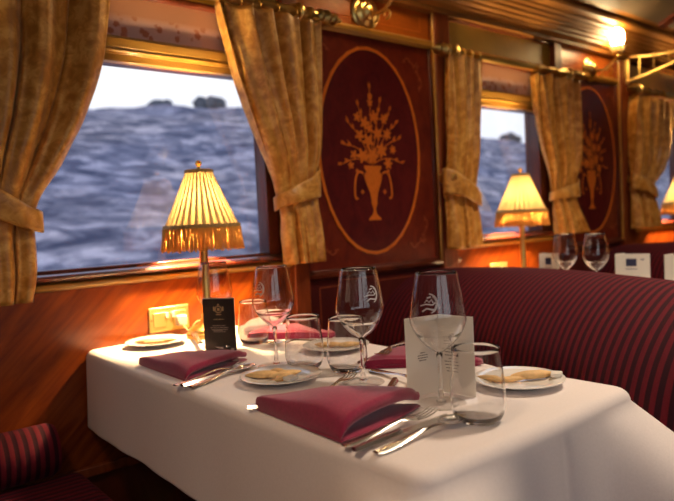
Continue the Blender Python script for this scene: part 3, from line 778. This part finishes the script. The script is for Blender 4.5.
TB = [(.0, 0), (.026, .0), (.032, .002), (.038, .010), (.0425, .024), (.0432, .036), (.0418, .058), (.0390, .086), (.0362, .115)]
def tumbler(label, loc, group=None):
    t = thing('water_tumbler', label, 'tumbler', loc, 0, group)
    o = spline(TB[1:], 4); inn = [(r - .0011, z) for r, z in o if z > .010]
    prof = [(0, 0)] + o + [(o[-1][0] - .0006, .1156)] + list(reversed(inn)) + [(.031, .0085), (.015, .0068), (0, .006)]
    MB().lathe(prof, 48).build('glass_wall', M['glass'], t, angle=180)
    return t
def face(x, y, off):           # turn a glass so that its emblem points at the camera, plus off (radians)
    return math.atan2(CAM.y - y, CAM.x - x) + PI / 2 + off
z0 = TZ + .001
for (x, y, off, lab, em) in ((-.066, -.617, -.75, 'wine glass standing just past the middle bread plate, etched emblem at its side', True),
                             (-.040, -.883, .55, 'wine glass in the table centre with spoon handle at its foot', True),
                             (-.050, -1.094, -.3, 'wine glass standing in front of the white folded menu', True),
                             (-.036, -.290, 0, 'wine glass behind the small black menu card', False)):
    wine_glass(lab, (x, y, z0), face(x, y, off), em)
for (x, y, lab) in ((-.037, -.687, 'low water tumbler between the middle bread plate and first wine glass'), (.004, -.784, 'low water tumbler by the central wine glass and rear bread plate'),
                    (-.079, -1.196, 'water tumbler nearest the camera, before the white menu'), (.052, -.335, 'water tumbler behind the black menu card')):
    tumbler(lab, (x, y, z0))

# ------------------------------------------------------------------ plates, bread
def plate(label, loc):
    t = MB(); t.lathe([(0, 0), (.045, 0), (.048, .002), (.060, .006), (.083, .0125), (.0835, .0140), (.082, .0146), (.060, .0090), (.050, .0055), (.0, .005)], 56)
    o = t.build('bread_plate', M['china']); o.location = loc; return tag(o, label, 'plate', None)
def bread(label, x, y, z, ang, ln, wd, tilt=0, seed=0, grp=None):
    rnd = random.Random(seed)
    def fn(v):
        k = 1 - .30 * abs(v.x) ** 2; b = .06 * math.sin(5 * v.x + seed) + .04 * math.sin(11 * v.x + seed * 2); return Vector((v.x, v.y * (k + b) + .10 * math.sin(2 * v.x + seed), v.z * (k + b * .5)))
    q = MB(); q.blob((0, 0, 0), (ln / 2, wd / 2, wd * .36), Matrix.Rotation(tilt, 3, 'Y'), 12, fn)
    o = q.build('bread_finger', M['bread'], angle=180); o.location = (x, y, z); o.rotation_euler = (0, 0, ang); return tag(o, label, 'bread', grp)
PL = [(-.137, -.738, 'small white bread plate in the table centre near the front napkin'), (.138, -1.118, 'white bread plate at the right end of table by the striped seat'),
      (-.135, -.122, 'white bread plate against the window wall below the socket'), (.135, -.585, 'white bread plate behind the two water tumblers')]
for x, y, lab in PL: plate(lab, (x, y, z0))
zb = z0 + .0145
D = PI / 180
BR = {0: [(-.165, -.715, 0, -40 * D, .075, .022), (-.130, -.745, .0, -10 * D, .075, .020), (-.150, -.765, 0, 25 * D, .06, .020), (-.125, -.715, .0, -75 * D, .05, .018)],
      1: [(.165, -1.13, 0, -35 * D, .085, .024), (.110, -1.085, 0, -70 * D, .07, .016), (.125, -1.11, .0, -40 * D, .06, .014)],
      2: [(-.155, -.105, 0, -20 * D, .07, .018), (-.120, -.135, 0, -35 * D, .075, .018), (-.150, -.135, 0, -25 * D, .06, .016)],
      3: [(.155, -.61, 0, -30 * D, .075, .018), (.125, -.57, 0, -45 * D, .07, .018)]}
where = ['on the middle plate', 'on the right end plate', 'on the plate by the wall', 'on the plate behind the tumblers']
desc = {0: ['golden finger of bread farthest left', 'golden finger of bread pointing at the wine glass', 'nearest short piece of bread', 'upright lying bit of bread at the back'],
        1: ['plump golden bread roll in front', 'thin breadstick lying at the rear', 'thin breadstick next to the plump roll'],
        2: ['pale bread finger at the back', 'pale bread finger towards the lamp', 'pale bread finger in front'],
        3: ['bread finger nearer the rim', 'bread finger nearer the napkin']}
for k, lst in BR.items():
    for i, (x, y, _, a, ln, wd) in enumerate(lst):
        bread(desc[k][i] + ' ' + where[k], x, y, z0 + .0062 + wd * .36, a, ln, wd, 0, i + k * 5)

# ------------------------------------------------------------------ napkins
def napkin(label, A, B, Cc, gap=.016, th=.015, thick=.019, mat='napkin'):
    """a square napkin folded to a triangle: apex A, open mouth along B-C"""
    A, B, Cc = Vector(A), Vector(B), Vector(Cc); o = (A + B + Cc) / 3; q = MB(); rows = []
    nt = 28
    for j in range(nt + 1):
        t = j / nt; E = B.lerp(Cc, t); e = math.sin(PI * min(1, max(0, (t - .03) * 1.0))) ** .6
        g = gap * e * lerp(1.1, .72, t); row = []
        def pt(r, z):
            bulge = .010 * math.sin(PI * t) * r; d = (E - A)
            p = A + d * r; n = Vector((-(Cc - B).y, (Cc - B).x)); n.normalize()
            if n.dot(d) < 0: n = -n
            p = p + n * bulge; return (p.x - o.x, p.y - o.y, z * kz)
        cap = lambda x: math.sqrt(max(0, 1 - (1 - min(x / .13, 1)) ** 2))
        kz = .35 + .65 * cap(t) * max(.72, cap(1 - t))
        hz = lambda r: thick + (g + .010) * ss(.02, .75, r) - .004 * ss(.8, 1, r) + .002 * math.sin(9 * r + 5 * t) * r * (1 - r) * 4
        a0 = .05
        low = [(1.0, 0.001), (.97, 0), (.6, 0), (.3, 0), (a0 + .05, 0), (a0 + .010, .003), (a0, thick * .4)]
        top = [(a0 + .004, thick * .75), (a0 + .02, thick * .95)] + [(r, hz(r)) for r in (.13, .2, .3, .4, .5, .6, .7, .8, .88, .94, .975)]
        lip = [(.995, hz(.98) - .0015), (1.003, hz(1) - th * .5), (.995, hz(1) - th * .95), (.975, hz(.98) - th)]
        inn = [(.9, max(hz(.9) - th - .001, .009)), (.8, max(hz(.8) - th - .001, .009)), (.7, max(hz(.7) - th - .002, .0088)), (.68, .0085), (.8, .008), (.9, .008), (.98, .008), (1.003, .004)]
        row = [pt(r, z) for r, z in low + top + lip + inn]; rows.append(row)
    k = len(rows[0]); vs = [p for r in rows for p in r]; fs = []
    for j in range(nt):
        for i in range(k): fs.append((j * k + i, j * k + (i + 1) % k, (j + 1) * k + (i + 1) % k, (j + 1) * k + i))
    fs.append(tuple(range(k))); fs.append(tuple(range(nt * k, (nt + 1) * k)))
    q.add(vs, fs); ob = q.build('folded_napkin', M[mat], angle=70); ob.location = (o.x, o.y, z0); return tag(ob, label, 'napkin')
napkin('burgundy napkin folded at the front of table, its open fold facing cutlery', (-.284, -.862), (-.291, -1.116), (-.088, -1.080), gap=.020, th=.019, thick=.024)
napkin('burgundy napkin folded near the black menu card', (-.275, -.325), (-.275, -.588), (-.082, -.515), gap=.009)
napkin('burgundy napkin at the far wall end of table behind the first wine glass', (.238, -.46), (.225, -.25), (.06, -.285), gap=.004, thick=.015)
napkin('dark burgundy napkin tucked between white menu and central wine glass', (.225, -.985), (.215, -.76), (.040, -.80), gap=.004, thick=.014)

napkin('white folded napkin lying behind the burgundy one close to the lamp', (.235, -.215), (.215, -.10), (.095, -.205), gap=.006, mat='cloth')
for (x, y, a, lab) in ((.190, -1.165, .5, 'white wrapped butter pat on the rim of the right end plate'), (-.150, -.792, .2, 'white wrapped butter pat on the middle bread plate')):
    o = MB().box((-.013, -.010, 0), (.013, .010, .008)).build('butter_pat', M['white_card'], bevel=.002); o.location = (x, y, z0 + .012); o.rotation_euler = (0, .0, a); tag(o, lab, 'butter')

# ------------------------------------------------------------------ cutlery
def strip(q, pts, ws, th=.0022):
    """flat bar along x with half-widths ws and heights in pts (x, z)"""
    vs = []; fs = []
    for (x, z), w in zip(pts, ws):
        vs += [(x, -w, z), (x, -w * .5, z + th), (x, w * .5, z + th), (x, w, z), (x, 0, z - th * .3)]
    for i in range(len(pts) - 1):
        for j in range(5): fs.append((i * 5 + j, i * 5 + (j + 1) % 5, (i + 1) * 5 + (j + 1) % 5, (i + 1) * 5 + j))
    fs.append((0, 1, 2, 3, 4)); fs.append(tuple((len(pts) - 1) * 5 + j for j in (4, 3, 2, 1, 0))); q.add(vs, fs)
HANDLE = [(0, .002), (.012, .002), (.03, .003), (.06, .005), (.09, .008), (.115, .010)]; HW = [.006, .0095, .0095, .0065, .004, .0032]
def fork_mesh():
    q = MB(); strip(q, HANDLE + [(.125, .0095), (.135, .008), (.148, .006)], HW + [.005, .010, .0125])
    for k in range(4):
        y = -.0102 + .0068 * k; q.tube([(.146, y, .0068), (.165, y, .0055), (.182, y, .0075), (.195, y * .97, .0115)], [.0022, .0019, .0016, .0008], 6, flat=.7)
    return q
def knife_mesh():
    q = MB(); strip(q, [(0, .003), (.01, .003), (.05, .004), (.085, .004), (.095, .004)], [.006, .0085, .0075, .006, .005], .005)
    q.prism([(.093, -.004), (.11, -.0095), (.17, -.0105), (.195, -.006), (.207, .004), (.2, .006), (.093, .006)], 'z', .003, .0047); return q
def spoon_mesh():
    q = MB(); strip(q, HANDLE + [(.13, .009), (.142, .007)], HW + [.0035, .005])
    def fn(u, v):
        a = 2 * PI * u; x = .165 + .0265 * v * math.cos(a); y = .0185 * v * math.sin(a) * (1 - .12 * math.cos(a)); return (x, y, .002 + .0075 * v * v)
    q.grid(28, 8, fn, wrap=True); return q
protos = {}
def cut(kind, label, end, tip, z=0.0, flip=False, tilt=0.0):
    """lay a piece with its handle end at end and pointing at tip"""
    if kind not in protos:
        protos[kind] = {'dinner_fork': fork_mesh, 'table_knife': knife_mesh, 'table_spoon': spoon_mesh}[kind]().build(kind, M['silver'], solid=.0012 if kind == 'table_spoon' else 0, angle=50); o = protos[kind]
    else:
        o = protos[kind].copy(); C.objects.link(o)
    a = math.atan2(tip[1] - end[1], tip[0] - end[0]); o.location = (end[0], end[1], z0 + .0012 + z); o.rotation_euler = (0, -tilt, a); return tag(o, label, 'cutlery')
cut('dinner_fork', 'fork at the front of table with tines towards the tumbler', (-.302, -1.135), (-.104, -1.128))
cut('table_spoon', 'spoon lying outermost of the front cutlery', (-.288, -1.186), (-.108, -1.182))
cut('table_knife', 'table knife between fork and spoon at the table front', (-.305, -1.160), (-.105, -1.153))
cut('dinner_fork', 'fork beside the napkin near the black menu card', (-.312, -.612), (-.115, -.565))
cut('table_spoon', 'spoon near the black menu napkin, closest to the bread plate', (-.295, -.650), (-.12, -.598))
cut('table_knife', 'table knife whose blade rests toward the middle plate beside napkin', (-.305, -.632), (-.10, -.585))
cut('dinner_fork', 'fork peeking from behind the front napkin toward middle plate', (-.200, -.925), (-.022, -.835))
cut('table_knife', 'knife handle showing at foot of the central wine glass', (.004, -.928), (-.10, -1.004), .0)
cut('table_spoon', 'small spoon lying between central wine glass and white menu', (.035, -.823), (.012, -.985))
cut('table_knife', 'knife whose end peeks out left of the front napkin', (-.296, -.868), (-.10, -.99))
cut('table_knife', 'knife lying on the plate rim by the wall', (-.094, -.305), (-.060, -.215), .014)
cut('table_spoon', 'spoon lying before the black menu card', (-.135, -.555), (-.072, -.375), .012)
cut('dinner_fork', 'fork with handle on the rear napkin by the striped seat', (.235, -.735), (.060, -.822), .020)
cut('table_knife', 'knife with handle beside the rear napkin by the striped seat', (.232, -.705), (.040, -.775))
cut('table_spoon', 'spoon behind the first wine glass near the wall napkin', (.205, -.50), (.04, -.405))

# ------------------------------------------------------------------ menu cards
def card_leaf(a, b, h, th=.0012):
    a, b = Vector(a), Vector(b); d = (b - a).normalized(); n = Vector((-d.y, d.x)) * th / 2
    q = MB(); vs = [(p.x, p.y, z) for z in (0, h) for p in (a + n, b + n, b - n, a - n)]
    q.add(vs, [(3, 2, 1, 0), (4, 5, 6, 7), (0, 1, 5, 4), (1, 2, 6, 5), (2, 3, 7, 6), (3, 0, 4, 7)]); return q
def ink(q, a, b, side, rects, off=.0011):
    """thin printed bars on the face of a leaf running from a to b: (u0, u1, z0, z1) in metres"""
    a, b = Vector(a), Vector(b); d = (b - a).normalized(); n = Vector((-d.y, d.x)) * side
    for u0, u1, zz0, zz1 in rects:
        vs = []
        for o_ in (off * .6, off):
            vs += [(a + d * u0 + n * o_).to_tuple() + (zz0,), (a + d * u1 + n * o_).to_tuple() + (zz0,), (a + d * u1 + n * o_).to_tuple() + (zz1,), (a + d * u0 + n * o_).to_tuple() + (zz1,)]
        q.add(vs, [(0, 1, 2, 3), (7, 6, 5, 4), (0, 4, 5, 1), (1, 5, 6, 2), (2, 6, 7, 3), (3, 7, 4, 0)])
def words(rnd, cx, z, half, h=.0016):
    out = []; u = cx - half
    while u < cx + half:
        w = .002 + rnd.random() * .006; out.append((u, min(u + w, cx + half), z, z + h)); u += w + .0012
    return out
rnd = random.Random(11)
# black card
a, b = Vector((-.104, -.350)), Vector((-.052, -.417)); t = thing('menu_card', 'small black folded menu card with gold crest standing by the lamp', 'menu card', (a.x, a.y, z0))
b = b - a; a = Vector((0, 0)); H = .139
card_leaf(a, b, H).build('front_leaf', M['black_card'], t, smooth=False)
bk = Vector((-.074 + .104, -.336 + .350)); off = Vector((.0022, .0018)); card_leaf(a + off, b + off, H + .002).build('inner_pages', M['white_card'], t, smooth=False)
card_leaf(b, bk, H).build('back_leaf', M['black_card'], t, smooth=False)
d = b.normalized(); nrm = Vector((-d.y, d.x))
if nrm.dot(Vector((-1, -1))) < 0: nrm = -nrm
side = 1 if nrm.dot(Vector((-d.y, d.x))) > 0 else -1
Lc = b.length; q = MB()
for k in range(14):
    an = 2 * PI * k / 14; ink(q, a, b, side, [(Lc / 2 + .0085 * math.cos(an) - .0014, Lc / 2 + .0085 * math.cos(an) + .0014, .112 + .0085 * math.sin(an) - .0014, .112 + .0085 * math.sin(an) + .0014)])
ink(q, a, b, side, [(Lc / 2 - .0035, Lc / 2 + .0035, .1085, .1155), (Lc / 2 - .002, Lc / 2 + .002, .1225, .126), (Lc / 2 - .014, Lc / 2 - .010, .108, .119), (Lc / 2 + .010, Lc / 2 + .014, .108, .119), (Lc / 2 - .007, Lc / 2 + .007, .098, .100)])
ink(q, a, b, side, words(rnd, Lc / 2, .086, .014)); q.build('printed_crest', M['gold_ink'], t, smooth=False)
q = MB()
for k, hf in enumerate((.018, .024, .022, .016)): ink(q, a, b, side, words(rnd, Lc / 2, .070 - k * .0052, hf))
ink(q, a, b, side, words(rnd, Lc * .45, .058, .012)); ink(q, a, b, side, [(Lc - .014, Lc - .006, .006, .013)]); q.build('printed_text', M['pale_ink'], t, smooth=False)
# white folded card, fold at the back
l, f, r = Vector((-.064, -1.028)), Vector((.008, -1.040)), Vector((.019, -1.113))
t = thing('menu_card', 'white folded menu standing behind the front wine glass', 'menu card', (f.x, f.y, z0)); l, r = l - f, r - f; f = Vector((0, 0)); H = .142
card_leaf(l, f, H).build('first_leaf', M['white_card'], t, smooth=False); card_leaf(f, r, H).build('second_leaf', M['white_card'], t, smooth=False)
q = MB()
for k, hf in enumerate((.005, .011, .011, .008)): ink(q, l, f, -1, words(rnd, .036, .076 - k * .0045, hf, .0014))
q.build('printed_address', M['grey_ink'], t, smooth=False); q = MB()
for k, hf in enumerate((.010, .012, .006, .012, .010, .004, .011, .012, .008, .009)): ink(q, f, r, -1, words(rnd, .024 + .002 * (k % 2), .092 - k * .0058, hf, .0012))
for k in range(9): ink(q, f, r, -1, [(.030 + .004 * math.sin(k * 1.9), .034 + .004 * math.sin(k * 1.9 + .6), .068 + k * .0045, .072 + k * .0045)])
q.build('printed_text', M['grey_ink'], t, smooth=False)
# far white cards
for (x, y, w, zt, lab) in ((1.40, -.345, .075, .150, 'small white card beside the far wine glasses'), (1.41, -.655, .115, .150, 'wide white card with dark blue square standing behind the striped seat'), (1.40, -.835, .11, .150, 'white card with dark blue square at the picture edge')):
    t = thing('menu_card', lab, 'menu card', (x, y, z0), 0); d = Vector((.35, -.94)); a = Vector((0, 0)); b = d * w
    d2 = Vector((.85, -.1)); card_leaf(a, b, zt - .002).build('front_leaf', M['white_card'], t, smooth=False); card_leaf(a, a + d2 * w * .6, zt - .002).build('back_leaf', M['white_card'], t, smooth=False)
    q = MB(); ink(q, a, b, -1, [(w * .32, w * .62, zt - .047, zt - .02)]); q.build('printed_square', M['navy_ink'], t, smooth=False)
    q = MB(); ink(q, a, b, -1, [(w * .74, w * .84, zt - .025, zt - .021), (w * .3, w * .64, zt - .058, zt - .056)])
    for k in range(3): ink(q, a, b, -1, words(rnd, w * .5, zt - .085 - k * .006, w * .2))
    q.build('printed_text', M['blue_ink'], t, smooth=False)
for (x, y, lab) in ((1.375, -.475, 'far wine glass nearer the window, over the striped seat'), (1.375, -.60, 'far wine glass nearer the blue square card')):
    wine_glass(lab, (x, y, z0), 0, False)
tumbler('far water tumbler just visible beside the blue square card', (1.52, -.64, z0))

# ------------------------------------------------------------------ outside
def hill(u, v):
    x = lerp(-60, 130, u); y = lerp(5, 42, v); n = math.sin(x * .31 + 1.3 * math.sin(y * .4)) * .12 + math.sin(x * .83 + y * .7) * .08 + math.sin(x * .11) * .1
    top = interp([(-60, 7.0), (7, 7.4), (18, 8.3), (30, 7.8), (48, 7.3), (130, 6.5)], x) + .10 * math.sin(x * .9 + 1) + .07 * math.sin(x * 2.3)
    z = lerp(-1.2, top, ss(0, 1, v * 1.25) if v < .8 else 1) - max(0, v - .8) * 6 + n * (.5 + v * .5) * min(1, v * 4)
    return (x, y, z)
o = MB().grid(300, 60, hill).build('hillside', M['hill'], angle=180); o['kind'] = 'structure'
rnd = random.Random(2)
for i, (x, y, s, lab) in enumerate(((19.3, 34.5, .95, 'dark round shrub on the hill skyline beyond the nearest window'), (15.8, 34.5, .6, 'low shrub on the hill skyline toward the near curtain'), (50, 34.5, 1.0, 'low shrub on the skyline in the middle window'))):
    q = MB()
    for k in range(14): q.blob((rnd.uniform(-1, 1) * s * .75, rnd.uniform(-.6, .6) * s, rnd.uniform(.1, 1.0) * s), (s * .55, s * .5, s * .4), None, 7, lambda v: v * (1 + .18 * math.sin(9 * v.x + 7 * v.z + 5 * v.y)))
    o = q.build('shrub', M['foliage'], angle=180); o.location = (x, y, {19.3: 8.15, 15.8: 8.0}.get(x, 7.0)); tag(o, lab, 'shrub')

# ------------------------------------------------------------------ light
w = bpy.data.worlds.new('dusk sky'); bpy.context.scene.world = w; w.use_nodes = True; nt = w.node_tree; nt.nodes.clear()
out = nt.nodes.new('ShaderNodeOutputWorld'); bg = nt.nodes.new('ShaderNodeBackground')
tc = N(nt, 'ShaderNodeTexCoord'); sp = N(nt, 'ShaderNodeSeparateXYZ'); L(nt, tc.outputs['Generated'], sp.inputs[0])
mr = N(nt, 'ShaderNodeMapRange'); mr.inputs['From Min'].default_value = 0; mr.inputs['From Max'].default_value = .7; L(nt, sp.outputs[2], mr.inputs['Value'])
sky = ramp(nt, mr.outputs[0], [(0, (.86, .90, 1.0)), (.35, (1.0, 1.0, 1.0)), (1, (.42, .55, .85))])
L(nt, sky, bg.inputs['Color']); bg.inputs['Strength'].default_value = 1.12; L(nt, bg.outputs[0], out.inputs['Surface'])
def area(name, loc, rot, size, energy, color, spread=135):
    l = bpy.data.lights.new(name, 'AREA'); l.energy = energy; l.color = color; l.shape = 'RECTANGLE'; l.spread = math.radians(spread); l.size, l.size_y = size
    o = bpy.data.objects.new(name, l); C.objects.link(o); o.location = loc; o.rotation_euler = rot; return o
area('ceiling lamp light', (-1.25, -1.45, 2.30), (0, 0, 0), (.24, .24), 6, (1.0, .68, .42), 110)
for x in (.9, 2.5, 4.1):
    area('ceiling lamp light', (x, -1.40, 2.34), (0, 0, 0), (.24, .24), (14.2 if x < 2 else 6), (1.0, .79, .58))

sc = bpy.context.scene
sc.view_settings.view_transform = 'Standard'; sc.view_settings.look = 'None'; sc.view_settings.gamma = 1; sc.view_settings.exposure = .38
sc.view_settings.use_curve_mapping = False
sc.cycles.use_denoising = True; sc.cycles.max_bounces = 14; sc.cycles.transparent_max_bounces = 32; sc.cycles.transmission_bounces = 12
sc.cycles.sample_clamp_indirect = 4
